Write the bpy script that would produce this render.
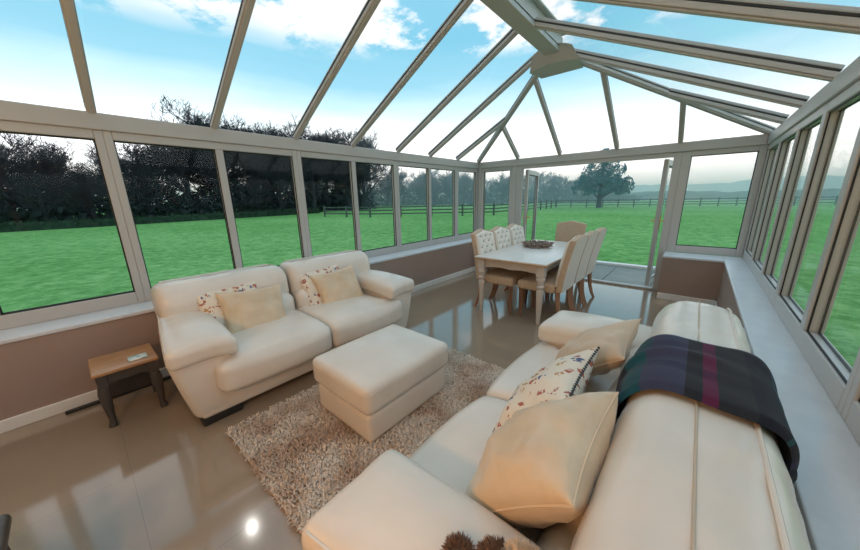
import bpy, math, random
from mathutils import Vector, Matrix, noise
C = bpy.context.scene
COL = C.collection
PI = math.pi
random.seed(7)
for o in list(bpy.data.objects):
    bpy.data.objects.remove(o)

# ------------------------------------------------------------------ camera
cam = bpy.data.cameras.new('camera'); camo = bpy.data.objects.new('camera', cam); COL.objects.link(camo)
cam.sensor_width = 36; cam.lens = 12.825; cam.clip_start = 0.02; cam.clip_end = 2000
r_ = Vector((0.75846403, 0.65145075, -0.01855346)); u_ = Vector((-0.14632482, 0.19796524, 0.96922588)); f_ = Vector((-0.63507587, 0.73240814, -0.24547293))
camo.matrix_world = Matrix(((r_.x, u_.x, -f_.x, 0), (r_.y, u_.y, -f_.y, 0), (r_.z, u_.z, -f_.z, 1.4593), (0, 0, 0, 1)))
C.camera = camo

# ------------------------------------------------------------------ node helpers
def nd(nt, t, **kw):
    n = nt.nodes.new(t)
    for k, v in kw.items(): setattr(n, k, v)
    return n
def ramp(nt, stops, interp='LINEAR'):
    n = nd(nt, 'ShaderNodeValToRGB'); e = n.color_ramp.elements; n.color_ramp.interpolation = interp
    while len(e) < len(stops): e.new(0.5)
    for el, (p, c) in zip(e, stops):
        el.position = p; el.color = (c[0], c[1], c[2], 1) if len(c) == 3 else c
    return n

# ------------------------------------------------------------------ sky
w = bpy.data.worlds.new('sky'); C.world = w; w.use_nodes = True
nt = w.node_tree; nt.nodes.clear(); L = nt.links
tc = nd(nt, 'ShaderNodeTexCoord'); sx = nd(nt, 'ShaderNodeSeparateXYZ'); L.new(tc.outputs['Generated'], sx.inputs[0])
nz = nd(nt, 'ShaderNodeTexNoise'); nz.inputs['Scale'].default_value = 2.2; nz.inputs['Detail'].default_value = 3
mp = nd(nt, 'ShaderNodeMapping'); mp.inputs['Scale'].default_value = (1, 1, 5); L.new(tc.outputs['Generated'], mp.inputs[0]); L.new(mp.outputs[0], nz.inputs['Vector'])
m1 = nd(nt, 'ShaderNodeMath', operation='MULTIPLY_ADD'); m1.inputs[1].default_value = 0.10; L.new(nz.outputs[0], m1.inputs[0])
m0 = nd(nt, 'ShaderNodeMath', operation='SUBTRACT'); m0.inputs[1].default_value = 0.05; L.new(sx.outputs['Z'], m0.inputs[0]); L.new(m0.outputs[0], m1.inputs[2])
rp = ramp(nt, [(0.0, (1.10, 1.25, 1.40)), (0.06, (1.38, 1.42, 1.45)), (0.15, (1.35, 1.38, 1.40)), (0.225, (0.80, 1.0, 1.08)), (0.30, (0.33, 0.66, 0.82)), (0.40, (0.22, 0.56, 0.75)), (0.7, (0.30, 0.58, 0.76)), (1.0, (0.45, 0.66, 0.78))])
L.new(m1.outputs[0], rp.inputs[0])
# clouds: noise on the direction flattened to a layer
zz = nd(nt, 'ShaderNodeMath', operation='ADD'); zz.inputs[1].default_value = 0.12; L.new(sx.outputs['Z'], zz.inputs[0])
zm = nd(nt, 'ShaderNodeMath', operation='MAXIMUM'); zm.inputs[1].default_value = 0.05; L.new(zz.outputs[0], zm.inputs[0])
dx = nd(nt, 'ShaderNodeMath', operation='DIVIDE'); L.new(sx.outputs['X'], dx.inputs[0]); L.new(zm.outputs[0], dx.inputs[1])
dy = nd(nt, 'ShaderNodeMath', operation='DIVIDE'); L.new(sx.outputs['Y'], dy.inputs[0]); L.new(zm.outputs[0], dy.inputs[1])
cb = nd(nt, 'ShaderNodeCombineXYZ'); L.new(dx.outputs[0], cb.inputs[0]); L.new(dy.outputs[0], cb.inputs[1])
cn = nd(nt, 'ShaderNodeTexNoise'); cn.inputs['Scale'].default_value = 1.9; cn.inputs['Detail'].default_value = 9; cn.inputs['Roughness'].default_value = 0.62
L.new(cb.outputs[0], cn.inputs['Vector'])
cr = ramp(nt, [(0.485, (0, 0, 0)), (0.545, (1, 1, 1))]); L.new(cn.outputs[0], cr.inputs[0])
el = ramp(nt, [(0.345, (0, 0, 0)), (0.40, (1, 1, 1))]); L.new(m1.outputs[0], el.inputs[0])
cm = nd(nt, 'ShaderNodeMath', operation='MULTIPLY'); L.new(cr.outputs[0], cm.inputs[0]); L.new(el.outputs[0], cm.inputs[1])
mx = nd(nt, 'ShaderNodeMix', data_type='RGBA'); L.new(cm.outputs[0], mx.inputs['Factor']); L.new(rp.outputs[0], mx.inputs['A']); mx.inputs['B'].default_value = (0.96, 0.97, 0.98, 1)
bg = nd(nt, 'ShaderNodeBackground'); bg.inputs['Strength'].default_value = 1.0; L.new(mx.outputs['Result'], bg.inputs[0])
wo = nd(nt, 'ShaderNodeOutputWorld'); L.new(bg.outputs[0], wo.inputs[0])

# ------------------------------------------------------------------ sun and exposure
sl = bpy.data.lights.new('sun', 'SUN'); sl.energy = 0.02; sl.angle = math.radians(0.6); sl.color = (1, 0.95, 0.88)
so = bpy.data.objects.new('sun', sl); COL.objects.link(so)
so.rotation_euler = Vector((-0.673, 0.135, 0.727)).to_track_quat('Z', 'Y').to_euler()
C.view_settings.view_transform = 'Standard'; C.view_settings.look = 'None'
C.view_settings.exposure = 0.30; C.view_settings.gamma = 1; C.view_settings.use_curve_mapping = False
C.cycles.transparent_max_bounces = 40; C.cycles.max_bounces = 10; C.cycles.diffuse_bounces = 5; C.cycles.glossy_bounces = 4; C.cycles.volume_bounces = 2
C.cycles.caustics_reflective = False; C.cycles.sample_clamp_indirect = 6.0

# ------------------------------------------------------------------ materials
MATS = {}
def mat(name, col, rough=0.5, spec=0.5, var=None, vscale=5.0, bump=0.0, bscale=60.0, sheen=0.0, metal=0.0, coat=0.0, stretch=None, detail=4):
    m = bpy.data.materials.new(name); m.use_nodes = True; nt = m.node_tree; L = nt.links
    b = nt.nodes['Principled BSDF']; b.inputs['Base Color'].default_value = (*col, 1); b.inputs['Roughness'].default_value = rough
    b.inputs['Specular IOR Level'].default_value = spec; b.inputs['Metallic'].default_value = metal
    b.inputs['Sheen Weight'].default_value = sheen; b.inputs['Coat Weight'].default_value = coat
    tc = nd(nt, 'ShaderNodeTexCoord'); src = tc.outputs['Object']
    if stretch:
        mp = nd(nt, 'ShaderNodeMapping'); mp.inputs['Scale'].default_value = stretch; L.new(src, mp.inputs[0]); src = mp.outputs[0]
    if var:
        n = nd(nt, 'ShaderNodeTexNoise'); n.inputs['Scale'].default_value = vscale; n.inputs['Detail'].default_value = detail; L.new(src, n.inputs['Vector'])
        r = ramp(nt, [(0.35, col), (0.65, var)]); L.new(n.outputs[0], r.inputs[0]); L.new(r.outputs[0], b.inputs['Base Color'])
    if bump:
        n2 = nd(nt, 'ShaderNodeTexNoise'); n2.inputs['Scale'].default_value = bscale; n2.inputs['Detail'].default_value = 4; L.new(src, n2.inputs['Vector'])
        bp = nd(nt, 'ShaderNodeBump'); bp.inputs['Strength'].default_value = bump; bp.inputs['Distance'].default_value = 0.01; L.new(n2.outputs[0], bp.inputs['Height']); L.new(bp.outputs[0], b.inputs['Normal'])
    MATS[name] = m
    return m
UPVC = mat('white_upvc', (0.475, 0.46, 0.44), 0.38)
GASK = mat('black_gasket', (0.012, 0.012, 0.013), 0.6)
ALUC = mat('grey_capping', (0.50, 0.50, 0.50), 0.4)
WALL = mat('taupe_wall_paint', (0.335, 0.245, 0.205), 0.75, 0.25, (0.35, 0.257, 0.215), 3, 0.05, 200)
HOUSE = mat('cream_house_plaster', (0.72, 0.62, 0.50), 0.8, 0.2, (0.68, 0.58, 0.47), 2, 0.08, 40)
SKIRT = mat('white_gloss_paint', (0.78, 0.77, 0.75), 0.3)
SILL = mat('white_sill_laminate', (0.66, 0.68, 0.70), 0.30, 0.5, (0.60, 0.63, 0.66), 9, 0.0)
LEATH = mat('cream_leather', (0.67, 0.59, 0.51), 0.26, 0.65, (0.73, 0.655, 0.575), 3, 0.16, 16)
SEAM = mat('leather_seam', (0.50, 0.40, 0.30), 0.5)
BLACK = mat('black_plinth', (0.015, 0.014, 0.013), 0.5)
LINEN = mat('tan_linen', (0.50, 0.36, 0.25), 0.85, 0.15, (0.55, 0.405, 0.285), 30, 0.15, 400, sheen=0.2)
PALE = mat('pale_linen', (0.70, 0.62, 0.53), 0.85, 0.15, (0.74, 0.66, 0.57), 30, 0.15, 400, sheen=0.2)
TUFT = mat('cream_tufted_linen', (0.78, 0.73, 0.66), 0.8, 0.2, (0.74, 0.69, 0.62), 30, 0.1, 400, sheen=0.2)
BUTTON = mat('button_fabric', (0.30, 0.24, 0.19), 0.7)
LEGW = mat('dark_leg_wood', (0.20, 0.095, 0.055), 0.4, 0.5, (0.27, 0.14, 0.08), 8, 0, stretch=(8, 8, 1))
LEGT = mat('tan_leg_wood', (0.40, 0.22, 0.13), 0.4, 0.5, (0.33, 0.17, 0.10), 8, 0, stretch=(8, 8, 1))
TTOP = mat('whitewashed_tabletop', (0.78, 0.735, 0.69), 0.28, 0.5, (0.72, 0.67, 0.62), 3, 0, stretch=(12, 1, 1))
TEDGE = mat('oak_edge', (0.50, 0.32, 0.19), 0.4, 0.5, (0.42, 0.26, 0.15), 6)
TLEG = mat('greige_table_paint', (0.56, 0.49, 0.43), 0.5, 0.4, (0.60, 0.53, 0.47), 6)
OAK = mat('oak_side_top', (0.46, 0.25, 0.12), 0.3, 0.5, (0.36, 0.18, 0.08), 3, 0, stretch=(14, 2, 2))
DKPAINT = mat('charcoal_furniture_paint', (0.055, 0.047, 0.042), 0.5)
SATIN = mat('champagne_satin', (0.66, 0.51, 0.345), 0.24, 0.6, (0.57, 0.42, 0.27), 6, 0.6, 9, sheen=0.3)
TANP = mat('tan_satin', (0.52, 0.37, 0.24), 0.4, 0.4, (0.58, 0.43, 0.29), 6, 0.3, 9, sheen=0.3)
BEAD = mat('dark_beads', (0.03, 0.045, 0.06), 0.25)
DRIFT = mat('driftwood', (0.13, 0.08, 0.065), 0.7, 0.2, (0.46, 0.36, 0.31), 40)
BRASS = mat('brass', (0.55, 0.36, 0.10), 0.3, 0.5, metal=1.0)
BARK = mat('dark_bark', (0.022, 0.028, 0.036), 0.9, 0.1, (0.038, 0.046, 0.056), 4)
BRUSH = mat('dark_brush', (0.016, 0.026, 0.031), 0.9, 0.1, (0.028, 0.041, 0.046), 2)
EVERG = mat('evergreen_leaf', (0.016, 0.13, 0.17), 0.8, 0.2, (0.05, 0.17, 0.17), 1.5)
EDGE_STRIP = mat('edge_strip_leaf', (0.016, 0.040, 0.028), 0.85, 0.2, (0.03, 0.062, 0.038), 3)
HILL = mat('far_woodland', (0.05, 0.075, 0.06), 0.9, 0.1, (0.08, 0.11, 0.08), 0.08)
FENCE = mat('weathered_fence', (0.06, 0.085, 0.08), 0.85, 0.2, (0.10, 0.125, 0.115), 4)
STEP = mat('wet_patio_slab', (0.16, 0.17, 0.15), 0.4, 0.5, (0.10, 0.12, 0.10), 4)
KERB = mat('white_kerb', (0.75, 0.75, 0.72), 0.6)
DKWOOD = mat('dark_brown_wood', (0.045, 0.032, 0.024), 0.4, 0.5, (0.07, 0.05, 0.037), 6, 0, stretch=(8, 8, 1))
FURB = mat('brown_plush', (0.13, 0.075, 0.052), 0.9, 0.1, (0.21, 0.125, 0.09), 30, sheen=0.3)
FURC = mat('cream_plush', (0.68, 0.56, 0.43), 0.9, 0.1, (0.58, 0.46, 0.35), 30, sheen=0.3)
FURP = mat('mottled_plush', (0.36, 0.25, 0.21), 0.9, 0.1, (0.62, 0.52, 0.45), 45, sheen=0.3)

def glass_mat(name, tint):
    m = bpy.data.materials.new(name); m.use_nodes = True; nt = m.node_tree; nt.nodes.clear(); L = nt.links
    t = nd(nt, 'ShaderNodeBsdfTransparent'); t.inputs[0].default_value = (*tint, 1)
    g = nd(nt, 'ShaderNodeBsdfGlossy'); g.inputs['Roughness'].default_value = 0.0
    lw = nd(nt, 'ShaderNodeLayerWeight'); lw.inputs['Blend'].default_value = 0.5
    p = nd(nt, 'ShaderNodeMath', operation='POWER'); p.inputs[1].default_value = 5; L.new(lw.outputs['Facing'], p.inputs[0])
    a = nd(nt, 'ShaderNodeMath', operation='MULTIPLY_ADD'); a.inputs[1].default_value = 0.28; a.inputs[2].default_value = 0.007; L.new(p.outputs[0], a.inputs[0])
    mxs = nd(nt, 'ShaderNodeMixShader'); L.new(a.outputs[0], mxs.inputs[0]); L.new(t.outputs[0], mxs.inputs[1]); L.new(g.outputs[0], mxs.inputs[2])
    o = nd(nt, 'ShaderNodeOutputMaterial'); L.new(mxs.outputs[0], o.inputs[0]); return m
GLASS = glass_mat('clear_glass', (0.985, 0.99, 0.99))

def floor_mat():
    m = bpy.data.materials.new('polished_tan_tile'); m.use_nodes = True; nt = m.node_tree; L = nt.links; b = nt.nodes['Principled BSDF']
    tc = nd(nt, 'ShaderNodeTexCoord'); n = nd(nt, 'ShaderNodeTexNoise'); n.inputs['Scale'].default_value = 2.0; n.inputs['Detail'].default_value = 5; L.new(tc.outputs['Object'], n.inputs['Vector'])
    r = ramp(nt, [(0.3, (0.28, 0.208, 0.145)), (0.7, (0.305, 0.23, 0.163))]); L.new(n.outputs[0], r.inputs[0])
    br = nd(nt, 'ShaderNodeTexBrick'); br.offset = 0.0; br.inputs['Scale'].default_value = 1.0; br.inputs['Mortar Size'].default_value = 0.0014; br.inputs['Brick Width'].default_value = 0.8; br.inputs['Row Height'].default_value = 0.8
    br.inputs['Mortar Smooth'].default_value = 0.2
    mp = nd(nt, 'ShaderNodeMapping'); mp.inputs['Location'].default_value = (0.57, 0.05, 0); L.new(tc.outputs['Object'], mp.inputs[0]); L.new(mp.outputs[0], br.inputs['Vector'])
    mx = nd(nt, 'ShaderNodeMix', data_type='RGBA'); L.new(br.outputs['Fac'], mx.inputs['Factor']); L.new(r.outputs[0], mx.inputs['A']); mx.inputs['B'].default_value = (0.22, 0.165, 0.115, 1)
    L.new(mx.outputs['Result'], b.inputs['Base Color']); b.inputs['Roughness'].default_value = 0.10; b.inputs['Specular IOR Level'].default_value = 0.7; b.inputs['Coat Weight'].default_value = 0.4; b.inputs['Coat Roughness'].default_value = 0.06; b.inputs['Coat IOR'].default_value = 1.5
    n2 = nd(nt, 'ShaderNodeTexNoise'); n2.inputs['Scale'].default_value = 1.6; L.new(tc.outputs['Object'], n2.inputs['Vector'])
    bp = nd(nt, 'ShaderNodeBump'); bp.inputs['Strength'].default_value = 0.03; bp.inputs['Distance'].default_value = 0.02; L.new(n2.outputs[0], bp.inputs['Height']); L.new(bp.outputs[0], b.inputs['Normal'])
    return m
FLOOR = floor_mat()

def lawn_mat():
    m = bpy.data.materials.new('lawn_grass'); m.use_nodes = True; nt = m.node_tree; L = nt.links; b = nt.nodes['Principled BSDF']
    tc = nd(nt, 'ShaderNodeTexCoord')
    n = nd(nt, 'ShaderNodeTexNoise'); n.inputs['Scale'].default_value = 4.0; n.inputs['Detail'].default_value = 12; n.inputs['Roughness'].default_value = 0.75; L.new(tc.outputs['Object'], n.inputs['Vector'])
    r = ramp(nt, [(0.32, (0.060, 0.20, 0.042)), (0.5, (0.145, 0.37, 0.110)), (0.68, (0.29, 0.51, 0.20))]); L.new(n.outputs[0], r.inputs[0])
    n3 = nd(nt, 'ShaderNodeTexNoise'); n3.inputs['Scale'].default_value = 0.12; n3.inputs['Detail'].default_value = 3; L.new(tc.outputs['Object'], n3.inputs['Vector'])
    r3 = ramp(nt, [(0.35, (0.8, 0.9, 0.8)), (0.65, (1.15, 1.1, 1.15))]); L.new(n3.outputs[0], r3.inputs[0])
    mx = nd(nt, 'ShaderNodeMix', data_type='RGBA', blend_type='MULTIPLY'); mx.inputs['Factor'].default_value = 1; L.new(r.outputs[0], mx.inputs['A']); L.new(r3.outputs[0], mx.inputs['B'])
    L.new(mx.outputs['Result'], b.inputs['Base Color']); b.inputs['Roughness'].default_value = 0.9; b.inputs['Specular IOR Level'].default_value = 0.1
    n2 = nd(nt, 'ShaderNodeTexNoise'); n2.inputs['Scale'].default_value = 9; n2.inputs['Detail'].default_value = 8; L.new(tc.outputs['Object'], n2.inputs['Vector'])
    bp = nd(nt, 'ShaderNodeBump'); bp.inputs['Strength'].default_value = 0.7; bp.inputs['Distance'].default_value = 0.08; L.new(n2.outputs[0], bp.inputs['Height']); L.new(bp.outputs[0], b.inputs['Normal'])
    return m
LAWN = lawn_mat()

def floral_mat():
    m = bpy.data.materials.new('floral_print'); m.use_nodes = True; nt = m.node_tree; L = nt.links; b = nt.nodes['Principled BSDF']
    tc = nd(nt, 'ShaderNodeTexCoord'); v = nd(nt, 'ShaderNodeTexVoronoi'); v.inputs['Scale'].default_value = 23; 
    n = nd(nt, 'ShaderNodeTexNoise'); n.inputs['Scale'].default_value = 40; L.new(tc.outputs['Object'], n.inputs['Vector'])
    ad = nd(nt, 'ShaderNodeVectorMath', operation='MULTIPLY_ADD'); L.new(n.outputs['Color'], ad.inputs[0]); ad.inputs[1].default_value = (0.07, 0.07, 0.07); L.new(tc.outputs['Object'], ad.inputs[2]); L.new(ad.outputs[0], v.inputs['Vector'])
    r = ramp(nt, [(0.0, (1, 1, 1)), (0.36, (1, 1, 1)), (0.42, (0, 0, 0))]); L.new(v.outputs['Distance'], r.inputs[0])
    sep = nd(nt, 'ShaderNodeSeparateColor'); L.new(v.outputs['Color'], sep.inputs[0])
    r2 = ramp(nt, [(0.0, (0.74, 0.66, 0.55)), (0.22, (0.40, 0.13, 0.09)), (0.60, (0.10, 0.12, 0.22)), (0.72, (0.48, 0.28, 0.12)), (0.86, (0.74, 0.66, 0.55))], 'CONSTANT'); L.new(sep.outputs[0], r2.inputs[0])
    mx = nd(nt, 'ShaderNodeMix', data_type='RGBA'); L.new(r.outputs[0], mx.inputs['Factor']); mx.inputs['A'].default_value = (0.74, 0.66, 0.55, 1); L.new(r2.outputs[0], mx.inputs['B'])
    L.new(mx.outputs['Result'], b.inputs['Base Color']); b.inputs['Roughness'].default_value = 0.75; b.inputs['Specular IOR Level'].default_value = 0.2
    return m
FLORAL = floral_mat()

def throw_mat():
    m = bpy.data.materials.new('tartan_wool'); m.use_nodes = True; nt = m.node_tree; L = nt.links; b = nt.nodes['Principled BSDF']
    tc = nd(nt, 'ShaderNodeTexCoord'); sp = nd(nt, 'ShaderNodeSeparateXYZ'); L.new(tc.outputs['UV'], sp.inputs[0])
    nv, tl, sb, mg, ds, pu = (0.007, 0.009, 0.019), (0.006, 0.055, 0.068), (0.036, 0.040, 0.075), (0.085, 0.012, 0.045), (0.016, 0.018, 0.023), (0.024, 0.018, 0.050)
    r = ramp(nt, [(0.0, nv), (0.10, pu), (0.22, nv), (0.27, tl), (0.37, sb), (0.51, ds), (0.56, mg), (0.605, ds), (0.70, nv), (0.80, tl), (0.82, nv), (0.88, pu), (0.91, nv), (0.95, ds)], 'CONSTANT'); L.new(sp.outputs[0], r.inputs[0])
    r2 = ramp(nt, [(0.0, (1, 1, 1)), (0.30, (0.65, 0.7, 0.8)), (0.42, (1.1, 1.05, 1.0)), (0.70, (0.75, 0.72, 0.85)), (0.82, (1, 1, 1))], 'CONSTANT'); L.new(sp.outputs[1], r2.inputs[0])
    mx = nd(nt, 'ShaderNodeMix', data_type='RGBA', blend_type='MULTIPLY'); mx.inputs['Factor'].default_value = 1; L.new(r.outputs[0], mx.inputs['A']); L.new(r2.outputs[0], mx.inputs['B'])
    L.new(mx.outputs['Result'], b.inputs['Base Color']); b.inputs['Roughness'].default_value = 0.9; b.inputs['Specular IOR Level'].default_value = 0.2; b.inputs['Sheen Weight'].default_value = 0.06
    n2 = nd(nt, 'ShaderNodeTexNoise'); n2.inputs['Scale'].default_value = 300; L.new(tc.outputs['Object'], n2.inputs['Vector'])
    bp = nd(nt, 'ShaderNodeBump'); bp.inputs['Strength'].default_value = 0.3; bp.inputs['Distance'].default_value = 0.004; L.new(n2.outputs[0], bp.inputs['Height']); L.new(bp.outputs[0], b.inputs['Normal'])
    return m
TARTAN = throw_mat()

def rug_mat():
    m = bpy.data.materials.new('shag_pile'); m.use_nodes = True; nt = m.node_tree; L = nt.links; b = nt.nodes['Principled BSDF']
    tc = nd(nt, 'ShaderNodeTexCoord'); n = nd(nt, 'ShaderNodeTexNoise'); n.inputs['Scale'].default_value = 3.2; n.inputs['Detail'].default_value = 2; L.new(tc.outputs['Object'], n.inputs['Vector'])
    r = ramp(nt, [(0.36, (0.52, 0.36, 0.26)), (0.50, (0.72, 0.59, 0.48)), (0.66, (0.80, 0.71, 0.62))]); L.new(n.outputs[0], r.inputs[0])
    n4 = nd(nt, 'ShaderNodeTexNoise'); n4.inputs['Scale'].default_value = 70; n4.inputs['Detail'].default_value = 1; L.new(tc.outputs['Object'], n4.inputs['Vector'])
    r4 = ramp(nt, [(0.3, (0.68, 0.66, 0.64)), (0.7, (1.15, 1.15, 1.15))]); L.new(n4.outputs[0], r4.inputs[0])
    mx = nd(nt, 'ShaderNodeMix', data_type='RGBA', blend_type='MULTIPLY'); mx.inputs['Factor'].default_value = 1; L.new(r.outputs[0], mx.inputs['A']); L.new(r4.outputs[0], mx.inputs['B'])
    L.new(mx.outputs['Result'], b.inputs['Base Color']); b.inputs['Roughness'].default_value = 0.8; b.inputs['Specular IOR Level'].default_value = 0.2; b.inputs['Sheen Weight'].default_value = 0.2
    return m
RUG = rug_mat()

# ------------------------------------------------------------------ mesh helpers
class MB:
    """collects shapes, then links them as one mesh object"""
    def __init__(s): s.v = []; s.f = []; s.uv = None
    def add(s, vs, fs):
        o = len(s.v); s.v += [tuple(p) for p in vs]; s.f += [tuple(i + o for i in f) for f in fs]; return s
    def box(s, x0, y0, z0, x1, y1, z1):
        vs = [(x, y, z) for x in (x0, x1) for y in (y0, y1) for z in (z0, z1)]
        return s.add(vs, [(0, 1, 3, 2), (4, 6, 7, 5), (0, 4, 5, 1), (2, 3, 7, 6), (0, 2, 6, 4), (1, 5, 7, 3)])
    def bar(s, p0, p1, up, u0, u1, v0, v1, e0=0.0, e1=0.0):
        """box along p0-p1: u across, v along `up`"""
        p0, p1 = Vector(p0), Vector(p1); d = (p1 - p0).normalized(); p0 = p0 - d * e0; p1 = p1 + d * e1
        sd = d.cross(Vector(up)).normalized(); n = sd.cross(d).normalized()
        vs = [p + sd * u + n * v for p in (p0, p1) for u in (u0, u1) for v in (v0, v1)]
        return s.add(vs, [(0, 1, 3, 2), (4, 6, 7, 5), (0, 4, 5, 1), (2, 3, 7, 6), (0, 2, 6, 4), (1, 5, 7, 3)])
    def tube(s, pts, rad, k=8, cap=True):
        pts = [Vector(p) for p in pts]; n = len(pts)
        rads = rad if isinstance(rad, (list, tuple)) else [rad] * n
        ref = None; base = len(s.v)
        for i, p in enumerate(pts):
            d = (pts[min(i + 1, n - 1)] - pts[max(i - 1, 0)]).normalized()
            if ref is None: ref = Vector((0, 0, 1)) if abs(d.z) < 0.9 else Vector((1, 0, 0))
            a = d.cross(ref)
            if a.length < 1e-4: a = d.orthogonal()
            a.normalize(); b = a.cross(d).normalized(); ref = b
            for j in range(k):
                t = 2 * PI * j / k; q = p + (a * math.cos(t) + b * math.sin(t)) * rads[i]; s.v.append(tuple(q))
        for i in range(n - 1):
            for j in range(k):
                s.f.append((base + i * k + j, base + i * k + (j + 1) % k, base + (i + 1) * k + (j + 1) % k, base + (i + 1) * k + j))
        if cap:
            s.f.append(tuple(base + j for j in reversed(range(k)))); s.f.append(tuple(base + (n - 1) * k + j for j in range(k)))
        return s
    def lathe(s, prof, cx=0, cy=0, k=20):
        base = len(s.v); n = len(prof)
        for (r, z) in prof:
            for j in range(k):
                t = 2 * PI * j / k; s.v.append((cx + r * math.cos(t), cy + r * math.sin(t), z))
        for i in range(n - 1):
            for j in range(k):
                s.f.append((base + i * k + j, base + i * k + (j + 1) % k, base + (i + 1) * k + (j + 1) % k, base + (i + 1) * k + j))
        s.f.append(tuple(base + j for j in reversed(range(k)))); s.f.append(tuple(base + (n - 1) * k + j for j in range(k)))
        return s
    def rbox(s, w, d, h, c=(0, 0, 0), r=0.03, n=10, puff=(0, 0, 0), fn=None):
        """soft box: rounded edges, faces bulged by puff, then bent by fn"""
        hx, hy, hz = w / 2, d / 2, h / 2; r = min(r, hx, hy, hz)
        def ts(half):
            inner = max(half - r, 0.0); out = []
            k = 4
            for i in range(k): out.append(-half + r * (1 - math.cos(i / k * PI / 2)))
            m = max(n, 2)
            for i in range(m + 1): out.append(-inner + 2 * inner * i / m)
            for i in range(1, k + 1): out.append(inner + r * math.sin(i / k * PI / 2))
            return out
        ax = [ts(hx), ts(hy), ts(hz)]; half = (hx, hy, hz); seen = {}; vs = []; fs = []
        def put(p):
            q = [max(-(hh - r), min(hh - r, a)) for a, hh in zip(p, half)]
            dl = Vector([a - b for a, b in zip(p, q)])
            if dl.length > 1e-9: dl = dl.normalized() * r
            P = Vector(q) + dl; u = [P[i] / half[i] for i in range(3)]
            e = lambda t: max(0.0, 1 - t * t)
            P.x += puff[0] * u[0] * e(u[1]) * e(u[2]); P.y += puff[1] * u[1] * e(u[0]) * e(u[2]); P.z += puff[2] * u[2] * e(u[0]) * e(u[1])
            return P
        def idx(p):
            key = (round(p[0], 6), round(p[1], 6), round(p[2], 6))
            if key not in seen:
                seen[key] = len(vs); P = put(p)
                if fn: P = Vector(fn(P))
                vs.append(P + Vector(c))
            return seen[key]
        for a in range(3):
            b, cc = (a + 1) % 3, (a + 2) % 3
            for sg in (-1, 1):
                for i in range(len(ax[b]) - 1):
                    for j in range(len(ax[cc]) - 1):
                        q = []
                        for (ii, jj) in ((i, j), (i + 1, j), (i + 1, j + 1), (i, j + 1)):
                            p = [0, 0, 0]; p[a] = sg * half[a]; p[b] = ax[b][ii]; p[cc] = ax[cc][jj]; q.append(idx(p))
                        if sg < 0: q.reverse()
                        if len(set(q)) >= 3: fs.append(tuple(dict.fromkeys(q)))
        return s.add(vs, fs)
    def xform(s, M): s.v = [tuple(M @ Vector(p)) for p in s.v]; return s
    def obj(s, name, m, parent=None, smooth=True, bevel=0.0, sharp=40):
        me = bpy.data.meshes.new(name); me.from_pydata(s.v, [], s.f); me.update()
        if s.uv is not None:
            ul = me.uv_layers.new(name='UVMap')
            for lp in me.loops: ul.data[lp.index].uv = s.uv[lp.vertex_index]
        if smooth:
            me.polygons.foreach_set('use_smooth', [True] * len(me.polygons))
            try: me.set_sharp_from_angle(angle=math.radians(sharp))
            except Exception: pass
        me.materials.append(m)
        o = bpy.data.objects.new(name, me); COL.objects.link(o)
        if parent is not None: o.parent = parent
        if bevel:
            bv = o.modifiers.new('bevel', 'BEVEL'); bv.width = bevel; bv.segments = 2; bv.limit_method = 'ANGLE'; bv.angle_limit = math.radians(50)
        return o
def tag(o, label=None, cat=None, group=None, kind=None):
    if label: o['label'] = label
    if cat: o['category'] = cat
    if group: o['group'] = group
    if kind: o['kind'] = kind
    return o
def empty(name, loc=(0, 0, 0), rz=0.0, label=None, cat=None, group=None, kind=None):
    o = bpy.data.objects.new(name, None); COL.objects.link(o); o.location = loc; o.rotation_euler = (0, 0, rz); o.empty_display_size = 0.1
    return tag(o, label, cat, group, kind)
def copy_tree(o, parent=None):
    c = o.copy(); COL.objects.link(c)
    if parent is not None: c.parent = parent
    for ch in [x for x in bpy.data.objects if x.parent == o]: copy_tree(ch, c)
    return c
def struct(o): o['kind'] = 'structure'; return o

# ------------------------------------------------------------------ the room shell
XL, XLS, XR, XRS, YF, YFS = -3.554, -3.279, 0.524, 0.335, 5.676, 5.268
ZS, ZT, ZE = 0.62, 2.003, 2.125
YB = -1.30
DL, DR = -2.60, -0.375            # the door opening in the far wall
struct(MB().box(XL - 0.1, YB - 0.2, -0.14, XR + 0.1, YF + 0.09, 0.0).obj('floor', FLOOR, smooth=False))
wt = ZS - 0.03
struct(MB().box(XL - 0.06, YB, 0, XLS - 0.012, YF + 0.06, wt).obj('wall_left', WALL, smooth=False))
struct(MB().box(XRS + 0.012, YB, 0, XR + 0.06, YF + 0.06, wt).obj('wall_right', WALL, smooth=False))
struct(MB().box(DR + 0.09, YFS + 0.012, 0, XRS + 0.012, YF + 0.06, wt).obj('wall_far_right', WALL, smooth=False))
struct(MB().box(XLS - 0.012, YFS + 0.012, 0, DL - 0.22, YF + 0.06, wt).obj('wall_far_left', WALL, smooth=False))
# house wall behind the camera, unseen, raised high to shade the near floor
hw = MB().box(-7.0, YB - 0.3, -0.15, 4.5, YB, 5.4)
struct(hw.obj('wall_house', HOUSE, smooth=False))
# skirting boards
struct(MB().box(XLS - 0.014, YB, 0, XLS + 0.004, YFS + 0.012, 0.085).obj('baseboard_left', SKIRT, smooth=False, bevel=0.004))
struct(MB().box(XRS - 0.004, YB, 0, XRS + 0.014, YFS + 0.012, 0.085).obj('baseboard_right', SKIRT, smooth=False, bevel=0.004))
struct(MB().box(DR + 0.095, YFS - 0.004, 0, XRS - 0.004, YFS + 0.014, 0.085).obj('baseboard_far', SKIRT, smooth=False, bevel=0.004))
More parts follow.
